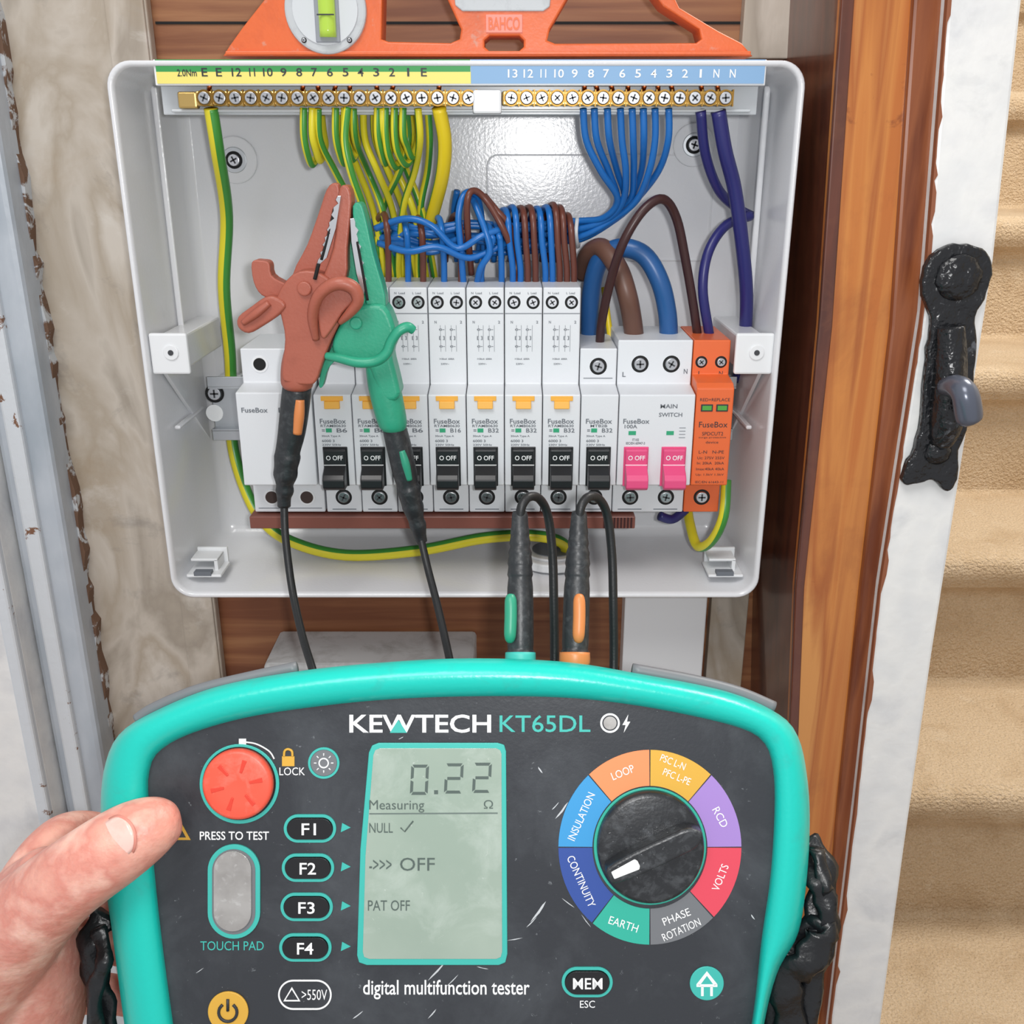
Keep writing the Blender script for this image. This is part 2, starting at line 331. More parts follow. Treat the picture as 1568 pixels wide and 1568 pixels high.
# ================================================================ BREAKERS
FZ=lambda py,y=452:S(CX,py,y)[2]
def shell_poly(top): return [(508,top),(467,top),(467,-104.2),(452,-106),(452,-150.8),(467,-152.3),(467,-170),(508,-170)]
def toggle(g,x,m,tm):
    box('toggle_well',x-5.9,x+5.9,451.4,453,-151,-131.3,m if m is M['pink'] else M['blk'],g,.3)
    pyz('toggle',[(452,-131.9),(449,-132.2),(449,-139.8),(443.5,-143),(442,-145),(442,-149),(444,-150.6),(452,-150.8)],x-5.2,x+5.2,m,g,.5)
    text('O OFF',(x,448.85,-136),8,2.3,tm,g,True,0,.01)
    box('toggle_line',x-5.2,x+5.2,448.8,449.1,-139.7,-139.4,tm,g,0)
def bottom(g,x):
    screw(g,x,467,-162,3.3)
    box('terminal_line',x-6,x+6,466.8,467,-168.6,-168.2,M['grey'],g,0)
def front(g,x,code,rc=True):
    text('FuseBox',(x-.2,451.85,FZ(645)),12.4,2.4,M['grey'],g)
    text('RTAMB0630' if rc else 'MTB2B',(x-.2,451.85,FZ(652)),12 if rc else 8,1.3,M['grey'],g)
    box('indicator',x-3.8,x-1,451.8,452,FZ(662),FZ(656),M['greenl'],g,0)
    text('=',(x-5,451.85,FZ(659)),1.4,1,M['grey'],g)
    text(code,(x+3.8,451.85,FZ(659)),5,2.1,M['grey'],g)
    text('30mA Type A',(x-1.5,451.85,FZ(668)),9,1.2,M['grey'],g); text('6000 3',(x-3,451.85,FZ(675)),6,1.3,M['grey'],g)
    text('230V 50Hz',(x-1.5,451.85,FZ(681)),9,1.0,M['grey'],g)
for k,code in enumerate(['B6','B6','B6','B16','B32','B32','B32']):
    x=-84.6+18*k; g=root('circuit_breaker')
    pyz('body',shell_poly(-58.4),x-8.8,x+8.8,M['wh2'],g,.6)
    for s in (-4.5,4.5): screw(g,x+s,467,-65.3,2.5)
    text('N  Load',(x-4,466.85,-61),5,1.0,M['grey'],g); text('L  Load',(x+4,466.85,-61),4,1.0,M['grey'],g)
    box('body_line',x-8.6,x+8.6,466.8,467.02,-70.6,-70.3,M['grey'],g,0)
    for q in (-3.3,-1,1.8,4.2):
        box('diagram_line',x+q-.07,x+q+.07,466.85,467,-88.5,-76,M['grey'],g,0)
    for zz,h in ((-78,1),(-82,1.8),(-86,1)):
        for q in (-3.3,1.8): text('o-'if h==1 else '[ ]',(x+q+.6,466.8,zz),2.6,h,M['grey'],g)
    text('I=30mA  6000A',(x-.5,466.85,-92),7,.9,M['grey'],g); text('230V~',(x-1.5,466.85,-94.4),4,.9,M['grey'],g)
    text('2',(x+6.5,466.85,-74.5),1,1.3,M['grey'],g); text('N',(x-5.5,466.85,-74.5),1,1.3,M['grey'],g)
    box('test_button_bar',x-5.2,x+5.2,451.4,453,-108.9,-106.6,M['tbtn'],g,.2)
    pyz('test_button',[(453,-108.7),(450.4,-108.9),(450,-112.4),(453,-113)],x-3.6,x+3.6,M['tbtn'],g,.3)
    front(g,x,code); toggle(g,x,M['blk'],M['txw']); bottom(g,x)
x=-84.6+18*7; g=root('circuit_breaker')
pyz('body',shell_poly(-87),x-8.8,x+8.8,M['wh2'],g,.6); screw(g,x,467,-95.6,3.3)
box('terminal_line',x-7,x+7,466.8,467,-101.5,-101.2,M['grey'],g,0)
front(g,x,'B32',False); toggle(g,x,M['blk'],M['txw']); bottom(g,x)
# main switch
g=root('main_switch'); xa,xb=-84.6+18*8,-84.6+18*9; xm=(xa+xb)/2
pyz('body',shell_poly(-83),xa-8.8,xb+8.8,M['wh2'],g,.6)
for x in (xa,xb):
    screw(g,x+(2 if x==xa else -1),467,-94.5,3.3); toggle(g,x,M['pink'],M['txw']); bottom(g,x)
text('L',(xa-5.5,466.8,-99.5),1.6,2.4,M['grey'],g); text('N',(xb+6,466.8,-98),1.8,2.4,M['grey'],g)
text('FuseBox',(xa-.5,451.85,FZ(645)),12.4,2.4,M['grey'],g); text('MAIN',(xb-3.5,451.85,FZ(622)),8,2,M['grey'],g); text('SWITCH',(xb-2.5,451.85,FZ(635)),11,2,M['grey'],g)
text('100A',(xa-3,451.85,FZ(653)),6,1.8,M['grey'],g)
for x in (xa,xb): box('indicator',x-4,x-.5,451.8,452,FZ(666),FZ(660),M['greenl'],g,0)
text('IT102\nIEC/EN 60947-3',(xa-.5,451.85,FZ(676)),9,3,M['grey'],g)
for i in range(4): box('diagram_line',xb+2,xb+5,451.8,452,FZ(655+5*i)-.1,FZ(655+5*i)+.1,M['grey'],g,0)
# surge protector
x=-84.6+18*10; g=root('surge_protector')
pyz('body',[(508,-83),(467,-83),(467,-99.5),(455,-101),(452,-103),(452,-150.8),(467,-152.3),(467,-170),(508,-170)],x-8.8,x+8.8,M['orange'],g,.6)
for s in (-4.7,4.7): screw(g,x+s,467,-93.5,2.3)
text('L',(x-5,466.8,-99),1.6,2.2,M['ink'],g); text('N',(x+5,466.8,-99),1.8,2.2,M['ink'],g)
for s,py,ww,hh in (('RED=REPLACE',612,14,1.5),('FuseBox',650,13.5,2.8),('SPDCUT2',664,10,1.7),('surge protective',670,13,1),('device',677,6,1.2),('L-N   N-PE',692,12,1.5),('Uc: 275V 255V',701,13,1.3),('In: 20kA  20kA',709,13,1.3),('Imax:40kA 40kA',718,13.5,1.3),('Up: 1.5kV 1.5kV',727,13.5,1.3),('IEC/EN 61643-11',738,13.5,1.2)):
    text(s,(x,451.8,FZ(py)),ww,hh,M['ink'],g)
for s in (-3.6,3.6): box('status_window',x+s-2.8,x+s+2.8,451.6,452,FZ(630),FZ(619),M['ink'],g,.2); box('status_flag',x+s-2.2,x+s+2.2,451.4,452,FZ(628),FZ(621),mat('status_green','4C9A3C',.4),g,.1)
screw(g,x,467,-162,3.3)
# blanking module
g=root('blanking_module'); xa=-84.6-27.3
pyz('body',[(508,-87),(467,-87),(467,-103.5),(452,-105),(452,-150.8),(467,-152.3),(467,-170),(508,-170)],xa-17.9,xa+17.6,M['wh2'],g,.6)
bh=mat('brown_hole','3A2B26',.6)
cyl('hole_ring',(xa-9,466.6,-94.5),4,.6,M['white'],g); cyl('hole',(xa-9,466.4,-94.5),3,.4,M['hole'],g)
cyl('hole',(xa+9,466.4,-94.5),3,.4,M['hole'],g)
for s in (-8.8,8.8): cyl('hole_ring',(xa+s,466.6,-162),4.1,.6,M['white'],g); cyl('hole',(xa+s,466.4,-162),3.2,.4,bh,g)
text('FuseBox',(xa-9.5,451.85,FZ(628)),12.4,2.4,M['grey'],g); text('FuseBox',(xa+8,451.85,FZ(628)),12.4,2.4,M['grey'],g)
box('terminal_line',xa-16,xa+16,466.8,467,-168,-167.7,M['grey'],g,0)
# ================================================================ WIRING
GY=[M['yel'],M['grn']]
g=root('earth_cables')
wire('earth_main',[(323,166,466),(333,230,472),(347,330,495),(343,440,505),(352,540,518),(354,610,523),(356,680,522),(374,745,515),(402,797,505),(448,830,497),(530,850,494),(640,843,492),(740,824,490),(815,820,488),(862,832,492),(868,860,497)],3.1,GY,g,n=20,stripe=7,ph=125,sub=8)
wire('earth_thick',[(672,165,466),(681,215,472),(678,265,480),(666,315,492),(650,370,505),(640,420,514)],3.2,[M['yel2'],M['grn']],g,n=14,stripe=3,ph=320)
wire('earth_spd',[(1112,735,470),(1108,790,464),(1090,828,470),(1068,836,482),(1056,800,495),(1052,770,505)],2.6,GY,g,n=12,stripe=4,ph=150)
for sx,dw,yb in ((465,22,252),(478,20,246),(514,22,250),(528,20,244),(578,20,250),(590,26,256),(604,30,252),(617,22,240)):
    wire('earth_loop',[(sx,165,466),(sx,205,467),(sx+5,yb-18,470),(sx+dw*.6,yb,476),(sx+dw,yb-22,483),(sx+dw-3,200,488),(sx+dw*.7,172,492)],1.65,GY,g,n=12,stripe=3,ph=random.choice((170,180,300)))
ends=[(560,390),(572,396),(585,392),(600,395),(615,400),(632,392),(648,396),(660,390),(575,410),(610,410),(640,412)]
for i,sx in enumerate((487,516,528,541,556,572,585,602,622,640,655)):
    ex,ey=ends[i]
    wire('earth_drop',[(sx,166,466+(i%3)*6),(sx+3,215,470+(i%3)*6),(sx+(ex-sx)*.3+4,262,480+(i%4)*5),(sx+(ex-sx)*.75,320,492+(i%3)*4),(ex,ey,506),(ex+8,ey+50,516)],1.65,GY,g,n=12,stripe=3,ph=random.choice((170,240,300)))
wire('earth_front',[(532,165,464),(528,215,462),(538,265,463),(560,330,470),(575,400,485)],1.8,GY,g,n=12,stripe=3,ph=180)
g=root('neutral_cables')
for i,sx in enumerate((893,910,930,950,968,985,1003,1024)):
    tgt=940+i*5
    wire('neutral_wire',[(sx,166,466),(sx+ (6-i)*.8,215,470),(sx+(tgt-sx)*.45+6,262,476+(i%3)*4),(tgt+6-(i%2)*6,305,486+(i%3)*4),(925+i*3,333,494+(i%3)*3),(890,338+i*4,500+(i%3)*4),(840,340+i*4,505)],1.6,M['blue'],g,n=10)
rows=[342,350,358,366,374,382,348,364]
for i,ry in enumerate(rows):
    a=random.uniform(-6,6); xe=575+ (i%3)*14
    wire('neutral_run',[(845,ry,500+(i%2)*8),(780,ry+4,496+(i%3)*5),(720,ry+a,494+(i%3)*5),(660,ry-a+6,494+(i%2)*6),(610,ry+2-i,498),(xe,ry-8+i*3,506),(xe-12,ry+30,514)],1.6,M['blue'],g)
tube('cable_tie',[(S(884,335,500)),(S(882,355,494)),(S(884,374,500)),(S(886,374,510)),(S(886,340,512)),(S(884,335,500))],1.0,M['white'],g)
bl,br=M['blue'],M['brown']
arch=[(595,592,328,br),(625,622,336,bl),(648,645,334,br),(680,676,334,bl),(706,704,330,br),(738,752,345,bl),
 (785,778,322,bl),(797,790,318,bl),(808,803,319,br),(820,816,318,br),(835,828,320,bl),(846,842,318,bl),(857,852,314,br),(868,862,318,br),(879,874,330,br),(768,764,345,bl)]
for xb_,xt,yt,c in arch:
    wire('core_arch',[(xb_,437,490),(xb_,410,487),(xt+2,370,484),(xt,yt+16,484),(xt-4,yt,491),(xt-12,yt+5,500),(xt-18,yt+30,509),(xt-22,400,516)],1.55,c,g)
for pts,c in (([(710,437,489),(706,385,484),(702,330,482),(712,297,484),(730,300,490),(738,340,498),(742,400,508)],bl),
              ([(722,420,492),(716,350,484),(716,305,480),(726,292,482),(744,306,484),(768,345,482),(783,380,486),(790,410,498)],br),
              ([(730,437,490),(736,410,484),(750,385,482),(742,350,482),(728,315,486),(722,300,492)],bl),
              ([(742,300,490),(760,322,484),(782,350,486),(790,400,492),(788,434,490)],br),
              ([(575,350,488),(620,335,482),(660,345,480),(700,380,482),(740,360,482),(790,345,488)],bl),
              ([(580,372,488),(625,385,480),(670,378,480),(720,395,484),(775,372,488)],bl)):
    wire('core_loop',pts,1.6,c,g)
wire('neutral_behind',[(700,292,500),(695,330,505),(700,400,510)],1.6,bl,g)
wire('navy_spur',[(1073,170,466),(1080,235,474),(1100,290,484),(1128,318,494),(1150,330,505)],2.3,M['navy'],g,n=14)
wire('navy_main',[(1100,170,466),(1110,230,470),(1125,290,476),(1136,370,482),(1143,450,490),(1140,520,500),(1130,580,514)],3.3,M['navy'],g,n=16)
wire('navy_surge',[(1150,330,498),(1112,345,492),(1085,385,486),(1076,440,484),(1084,500,486),(1090,530,488)],2.4,M['navy'],g,n=14)
wire('main_tail_blue',[(903,515,508),(905,450,502),(918,400,496),(948,380,490),(985,390,486),(1010,430,484),(1022,480,486),(1024,525,488)],4.6,M['tblue'],g,n=18)
g=root('live_cables')
wire('main_tail_brown',[(893,420,514),(900,392,504),(922,380,494),(946,410,484),(960,450,480),(968,490,484),(972,525,488)],4.8,M['tbrown'],g,n=18)
wire('surge_live',[(918,530,486),(922,490,480),(935,430,474),(955,370,468),(985,322,468),(1015,305,472),(1036,335,478),(1050,400,482),(1062,470,485),(1070,528,488)],2.2,M['dbrown'],g,n=14)
wire('yellow_lead',[(935,520,506),(930,480,508),(925,440,512)],1.6,M['yel2'],g)
wire('navy_under',[(1010,790,490),(1030,795,492),(1050,780,495)],2.5,M['navy'],g)
# ================================================================ SPIRIT LEVEL
g=root('spirit_level')
cu=bpy.data.curves.new('frame','CURVE'); cu.dimensions='2D'; cu.fill_mode='BOTH'; cu.extrude=8; cu.bevel_depth=.9; cu.bevel_resolution=2; cu.offset=-.9
def spl(pp):
    s=cu.splines.new('POLY'); s.points.add(len(pp)-1); s.use_cyclic_u=True
    for q,(a,b) in zip(s.points,pp): q.co=(a,b,0,1)
def PX(pp): return [(S(a,b,470)[0],S(a,b,470)[2]) for a,b in pp]
zt=S(CX,-75,470)[2]
outer=PX([(342,86),(352,70),(372,42)])+[(S(405,0,470)[0],S(405,0,470)[2]),(S(430,-50,470)[0],zt-4),(S(440,-75,470)[0],zt),(S(1000,-75,470)[0],zt)]+PX([(1010,-50),(1040,12),(1100,48),(1135,66),(1152,86)])
outer=[(a,max(b,38.4)) for a,b in outer]
spl(outer)
spl(PX([(584,60),(586,-40),(668,-40),(690,10),(706,45),(704,60),(690,66),(595,64)]))
spl(PX([(838,62),(842,45),(868,0),(885,-30),(985,-30),(1015,10),(1070,45),(1074,60),(1066,66),(850,67)]))
spl(PX([(742,72),(742,62),(750,55),(795,55),(802,62),(802,72),(794,79),(750,79)]))
cu.materials.append(M['lvl']); o=bpy.data.objects.new('frame',cu); sc.collection.objects.link(o); o.parent=g; o.rotation_euler=(math.pi/2,0,0); o.location=(0,478,0)
c=S(499,15,469)
cyl('vial_ring',(c[0],467,c[2]),17.5,22,M['lgrey'],g,n=48,bevel=1); cyl('vial_well',(c[0],466.4,c[2]),14,1,mat('vial_face','C8CCD0',.35),g,n=40,bevel=.2)
box('vial_slot',c[0]-4.5,c[0]+6,465.6,467,c[2]-13,c[2]+13,mat('slot_grey','8C9098',.4),g,.5)
tube('vial',[(c[0]+1,465,c[2]-11),(c[0]+1,465,c[2]+11)],3.6,M['vial'],g,n=16)
box('vial_line',c[0]-2.6,c[0]+4.6,460.9,461.6,c[2]-3,c[2]-2.5,M['ink'],g,0)
for q in (-14,14): screw(g,c[0]+q*.7,466.8,c[2]-12,.9)
polyS('grip_plate',[(693,-30),(846,-30),(842,10),(832,17),(708,17),(697,8)],468.2,3,M['lgrey'],g,.5)
boxS('logo_patch',744,22,800,50,468.6,1,mat('logo_red','F09080',.5),g,.2); textS('BAHCO',748,26,796,46,468.3,M['lvl'],g,.02)
boxS('rim_lip',345,78,1150,84,468,2,M['lvl'],g,.4)
# ================================================================ TEST CLIPS
def smoothpoly(p,s=3): return cat([(a,b) for a,b in p],s,True)
g=root('crocodile_clip')
R=M['redc']
polyS('jaw_back',smoothpoly([(500,290),(512,280),(520,290),(520,340),(508,420),(480,470),(455,455),(448,420),(470,375),(488,325)]),424,7,R,g,2.2,4)
polyS('jaw_front',smoothpoly([(520,288),(532,285),(538,310),(532,380),(530,425),(505,455),(490,440),(510,380),(516,320)]),417,11,R,g,2.6,4)
polyS('body',smoothpoly([(448,420),(480,415),(508,430),(528,450),(524,485),(508,520),(494,556),(484,584),(470,590),(440,586),(431,574),(436,520),(430,485),(424,455)]),415,16,R,g,5,5)
polyS('lever_upper',smoothpoly([(385,402),(398,399),(412,403),(416,422),(436,434),(455,440),(446,466),(420,458),(400,452),(388,432)]),419,8,R,g,2.5,4)
polyS('lever_lower',smoothpoly([(404,456),(420,454),(438,466),(428,482),(402,500),(380,511),(364,502),(364,486),(384,470)]),414,12,R,g,2.2,4)
wire('lever_fold',[(372,495,413.6,1.2),(392,480,413.2,1.8),(412,464,413.6,1.4)],1.5,R,g,n=10)
wire('finger_guard',[(484,520,414,1.5),(479,485,411,2.2),(487,455,408,2.4),(505,438,407,2.6),(525,434,407,2.8),(543,443,408,2.8),(548,462,409,2.4),(535,480,411,2.0),(520,494,414,1.2)],2,R,g,n=14)
polyS('guard_web',smoothpoly([(486,470),(500,446),(522,440),(540,450),(541,462),(524,480),(508,505),(494,520),(487,495)]),411.5,6,R,g,2,4)
wire('sleeve',[(462,530,422,6.5),(456,560,422,7.0),(455,588,422,6.9),(455,596,422,5)],7,R,g,n=24)
c=S(466,442,414); cyl('pivot',(c[0],413.2,c[2]),3.0,2,R,g,bevel=.6)
teeth=[(484,410)]
for i in range(9):
    t=i/8; teeth+=[(487+27*t,398-92*t),(492+25*t+ (4 if i%2 else 0),392-92*t)]
teeth+=[(522,300),(514,350),(500,395)]
polyS('metal_teeth',teeth,415.6,2,M['silver'],g,.1)
wire('groove',[(492,398,415.5),(503,360,416),(512,320,416.5)],.6,M['hole'],g,n=6)
wire('groove',[(482,428,414.4),(488,404,415)],.8,M['hole'],g,n=6)
wire('strain_relief',[(455,592,424,6.3),(452,620,424,6.4),(447,660,424,6.1),(441,690,424,5.5),(440,700,424,5.9),(438,715,424,5.3),(437,728,424,5.4),(436,742,424,3.9),(436,752,424,4.1),(435,762,424,3.2),(435,775,424,3.0)],5,M['drub'],g,n=20,sub=3)
wire('window',[(459,612,419.2,2.1),(458,635,419.0,2.4),(455,664,419.4,2.1)],2,M['winO'],g,n=12)
wire('lead',[(435,765,424),(437,820,418),(447,900,405),(462,970,385),(480,1030,365),(500,1100,350)],1.75,M['rub'],g,n=14)
g=root('crocodile_clip'); R=M['grnc']
polyS('jaw_back',smoothpoly([(526,322),(536,316),(546,330),(556,400),(565,450),(548,478),(530,470),(523,420),(521,370)]),424,7,R,g,2.2,4)
polyS('jaw_front',smoothpoly([(540,316),(552,312),(560,335),(572,390),(590,455),(585,480),(565,478),(553,420),(544,360)]),417,11,R,g,2.6,4)
polyS('body',smoothpoly([(535,478),(565,466),(590,470),(604,500),(606,525),(600,545),(608,580),(612,610),(588,615),(574,590),(562,560),(535,552),(515,548),(508,530),(516,505)]),415,16,R,g,4.5,5)
wire('finger_guard',[(500,545,413,1.6),(518,548,411,2),(548,555,409,2.2),(575,553,409,2.2),(592,541,409,2.2),(600,522,409,2.1),(611,507,409,2.1),(624,501,410,2.2),(633,506,411,1.8)],2,R,g,n=14)
polyS('lever',smoothpoly([(488,590),(494,560),(506,535),(520,510),(532,520),(520,545),(502,565),(494,592)]),420,6,R,g,2,3)
wire('sleeve',[(580,550,422,6),(588,590,422,7.0),(597,630,422,6.8),(602,650,422,6.2),(603,658,422,5)],7,R,g,n=24)
teeth=[(556,455)]
for i in range(9):
    t=i/8; teeth+=[(560-16*t+(3 if i%2 else 0),440-100*t),(558-16*t,434-100*t)]
teeth+=[(536,335),(538,370),(546,420)]
polyS('metal_teeth',teeth,415.6,2,M['silver'],g,.1)
wire('groove',[(563,460,414.8),(556,420,415),(547,370,416)],.6,M['hole'],g,n=6)
c=S(545,495,414); cyl('pivot',(c[0],413.2,c[2]),2.6,2,R,g,bevel=.6)
wire('strain_relief',[(603,652,424,5.3),(610,680,424,5.6),(619,720,424,5.5),(624,742,424,4.9),(626,750,424,5.4),(630,768,424,4.8),(633,778,424,4.9),(637,795,424,3.7),(640,805,424,3.9),(643,820,424,3.0),(646,830,424,2.6)],5,M['drub'],g,n=20,sub=3)
wire('window',[(615,690,419.6,1.5),(621,710,419.4,1.9),(627,735,419.8,1.4)],2,M['winG'],g,n=12)
wire('lead',[(644,822,424),(655,870,415),(668,920,402),(682,980,385),(694,1040,365),(700,1100,350)],1.75,M['rub'],g,n=14)
# ---------------------------------------------------------------- plugs
def plug(x,col,ring,wx,dx):
    g=root('test_lead')
    y0=322
    pr=[(1012,5.4),(1000,5.4),(994,4.7),(985,4.9),(940,4.9),(900,4.8),(885,4.4),(880,4.8),(868,4.4),(863,4.7),(852,4.3),(846,4.4),(838,3.7),(832,4.0),(822,3.5),(815,3.6),(805,3.2),(790,3.0),(783,2.6)]
    wire('plug',[(x+dx*(1012-a)/230,a,y0+(1012-a)*.11,r) for a,r in pr],5,M['drub'],g,n=22,sub=2)
    wire('collar',[(x,1016,321.6,5.6),(x,1008,322,5.7),(x,999,323,5.6)],5,ring,g,n=22,sub=2)
    wire('window',[(wx,980,y0-.2,1.6),(wx,972,y0-.6,2.2),(wx+1,945,y0+2.2,2.3),(wx+1,920,y0+5,2.2),(wx+1,912,y0+6.5,1.5)],2,col,g,n=14)
    X=x+dx
    wire('lead',[(X,795,y0+23),(X+3,775,y0+24),(X+14,761,y0+27),(X+30,764,y0+31),(X+43,790,y0+34),(X+50,850,y0+32),(X+52,920,y0+27),(X+53,1000,y0+22),(X+52,1060,y0+16)],1.75,M['rub'],g,n=14)
plug(797,M['winG'],M['tealp'],781,-1); plug(880,M['winO'],M['winO'],886,7)
# ================================================================ TESTER
t=root('multifunction_tester',True)
def L(px,py,h): k=(DT-h)/f; return ((px-CX)*k,(CX-py)*k,h)
def resamp(pts,n):
    P=cat(pts,10,True); P.append(P[0]); d=[0]
    for a,b in zip(P,P[1:]): d.append(d[-1]+math.dist(a,b))
    out=[];k=0
    for i in range(n):
        s=d[-1]*i/n
        while d[k+1]<s: k+=1
        q=(s-d[k])/(d[k+1]-d[k]+1e-9); out.append(tuple(a+(b-a)*q for a,b in zip(P[k],P[k+1])))
    return out
out_=[(720,1008),(860,1013),(970,1030),(1110,1058),(1190,1092),(1222,1128),(1236,1190),(1240,1260),(1235,1350),(1222,1430),(1190,1490),(1168,1580),(1150,1720),(1100,1790),(700,1805),(290,1790),(215,1720),(192,1580),(172,1430),(158,1330),(154,1240),(160,1175),(182,1125),(235,1090),(330,1052),(455,1028),(590,1014)]
inn_=[(735,1066),(860,1068),(960,1078),(1060,1096),(1140,1117),(1172,1140),(1184,1180),(1186,1240),(1180,1340),(1166,1440),(1152,1560),(1125,1700),(1085,1740),(700,1752),(320,1740),(285,1700),(264,1560),(248,1440),(236,1330),(228,1230),(228,1185),(242,1152),(290,1124),(380,1098),(500,1080),(610,1070)]
N=220; O=resamp(out_,N)
I=resamp(inn_,1200); cen=(700,1400)
def ang(p): return math.atan2(p[1]-cen[1],p[0]-cen[0])
def near(p):
    a=ang(p); return min(I,key=lambda q:abs(math.remainder(ang(q)-a,2*math.pi)))
I2=[near(p) for p in O]
def ringp(tt,h,sh=1.0):
    r=[]
    for a,b in zip(O,I2):
        x=a[0]+(b[0]-a[0])*tt; y=a[1]+(b[1]-a[1])*tt
        x=cen[0]+(x-cen[0])*sh; y=cen[1]+(y-cen[1])*sh
        r.append(L(x,y,h))
    return r
loft('bumper',[ringp(0,-34,.955),ringp(0,-26,.985),ringp(0,-14,1),ringp(0,-7,1),ringp(.05,-2.5),ringp(.15,1),ringp(.32,3.3),ringp(.5,4),ringp(.68,3.6),ringp(.84,2.2),ringp(.94,.6),ringp(.97,-.6),ringp(1.0,-1.6),ringp(1.02,-4)],M['teal'],t,(False,False))
loft('rear_housing',[ringp(.1,-24,.99),ringp(0,-35,.95),ringp(0,-50,.87),ringp(0,-58,.83),ringp(0,-62,.78)],M['body'],t)
tube('housing_edge',[L(*p) for p in ((210,1102,-12),(236,1085,-12),(300,1058,-12),(380,1038,-12),(455,1022,-12))],2.2,M['segG'],t,n=12)
tube('housing_edge',[L(*p) for p in ((968,1025,-12),(1060,1042,-12),(1130,1060,-12),(1185,1083,-12))],2.2,M['segG'],t,n=12)
PH=-1.8
prism('front_panel',[(lambda q:(q[0],q[1],PH))(L(p[0],p[1],PH)) for p in I2],[(lambda q:(q[0],q[1],-5))(L(p[0],p[1],PH)) for p in I2],M['panel'],t)
def lp(px,py): q=L(px,py,PH); return q[0],q[1]
def plate(name,pp,h0,h1,mt,bevel=0):
    a=[lp(*p) for p in pp]; return prism(name,[(x,y,PH+h1) for x,y in a],[(x,y,PH+h0) for x,y in a],mt,t,bevel)
def ringm(name,o,i,h,mt):
    o=[lp(*p) for p in o]; i=[lp(*p) for p in i]
    return loft(name,[[(x,y,PH-.5) for x,y in o],[(x,y,PH+h) for x,y in o],[(x,y,PH+h) for x,y in i],[(x,y,PH-.5) for x,y in i]],mt,t,(False,False),False)
def circ(cx,cy,r,n=48,ry=None): ry=ry or r; return [(cx+r*math.cos(2*math.pi*i/n),cy+ry*math.sin(2*math.pi*i/n)) for i in range(n)]
def pill(cx,cy,w,h,r=None,n=10): r=r or min(w,h)/2-.01; return rrect(cx-w/2,cx+w/2,cy-h/2,cy+h/2,r,n)
def tt(s,a,b,c,d,mt,rot=0,h=.12,bold=0):
    p=lp((a+c)/2,(b+d)/2); k=(DT-PH)/f
    text(s,(p[0],p[1],PH+h),(c-a)*k,(d-b)*k,mt,t,False,rot,bold)
tt('KEWTECH',535,1094,752,1122,M['txw'],bold=.015); tt('KT65DL',765,1095,904,1121,M['tealp'],bold=.005)
plate('logo_accent',[(597,1122),(610,1102),(623,1122)],0,.2,M['tealp'])
ringm('lamp_ring',circ(934,1107,15),circ(934,1107,12),.25,M['txw']); plate('lamp',circ(934,1107,10),0,.2,M['pad'])
plate('bolt',[(962,1094),(953,1110),(958,1110),(955,1122),(965,1105),(960,1105)],0,.15,M['txw'])
plate('button_ring',circ(367,1200,61,60),0,.5,M['tealp'],.2); plate('button_gap',circ(367,1199,56,60),0,.7,M['blk'])
c=lp(367,1198)
loft('test_button',[[(c[0]+r*math.cos(2*math.pi*i/60),c[1]+r*math.sin(2*math.pi*i/60),PH+h) for i in range(60)] for r,h in ((12.2,0),(12.2,2.4),(11.8,3.3),(10.8,3.8),(7,3.9),(3,3.6),(.5,3.5))],M['redb'],t)
for i in range(6):
    a=math.radians(60*i+12); dx,dy=math.cos(a),math.sin(a)
    A=[(c[0]+dx*4.5-dy*.4,c[1]+dy*4.5+dx*.4),(c[0]+dx*9-dy*.8,c[1]+dy*9+dx*.8),(c[0]+dx*9+dy*.8,c[1]+dy*9-dx*.8),(c[0]+dx*4.5+dy*.4,c[1]+dy*4.5-dx*.4)]
    prism('button_notch',[(x,y,PH+4.1) for x,y in A],[(x,y,PH+3.4) for x,y in A],M['redb2'],t,.1)
tube('arrow_arc',[lp(372,1136)+(PH+.1,),lp(392,1139)+(PH+.1,),lp(412,1150)+(PH+.1,),lp(420,1162)+(PH+.1,)],.3,M['txw'],t,n=6)
plate('arrow_end',[(366,1131),(377,1131),(377,1141),(366,1141)],0,.2,M['txw'])
plate('lock_body',[(432,1158),(451,1158),(451,1173),(432,1173)],0,.2,M['segY']); tube('lock_shackle',[lp(435,1158)+(PH+.1,),lp(436,1150)+(PH+.1,),lp(441,1147)+(PH+.1,),lp(447,1150)+(PH+.1,),lp(448,1158)+(PH+.1,)],.45,M['segY'],t,n=6)
tt('LOCK',428,1175,467,1187,M['txw'])
ringm('light_ring',circ(496,1168,24),circ(496,1168,20.5),.4,M['tealp']); plate('light_key',circ(496,1168,20),0,.3,M['segG'])
ringm('sun',circ(496,1168,8),circ(496,1168,6),.45,M['txw'])
for i in range(8):
    a=i*math.pi/4; p=(496+11*math.cos(a),1168+11*math.sin(a)); q=(496+15*math.cos(a),1168+15*math.sin(a)); tube('sun_ray',[lp(*p)+(PH+.4,),lp(*q)+(PH+.4,)],.22,M['txw'],t,n=5,sub=1)
tt('PRESS TO TEST',306,1273,412,1286,M['txw'],bold=.01)
plate('warning_triangle',[(274,1253),(292,1286),(256,1286)],0,.2,M['segY']); plate('warning_inner',[(274,1262),(285,1282),(263,1282)],0,.3,M['panel'])
plate('touch_pad_ring',pill(359,1364,80,144),0,.8,M['tealp'],.3); plate('touch_pad_gap',pill(359,1364,66,130),0,1.0,M['segG']); plate('touch_pad',pill(358,1362,57,122),0,1.8,M['pad'],.6)
tt('TOUCH PAD',307,1441,404,1455,M['tealp'])
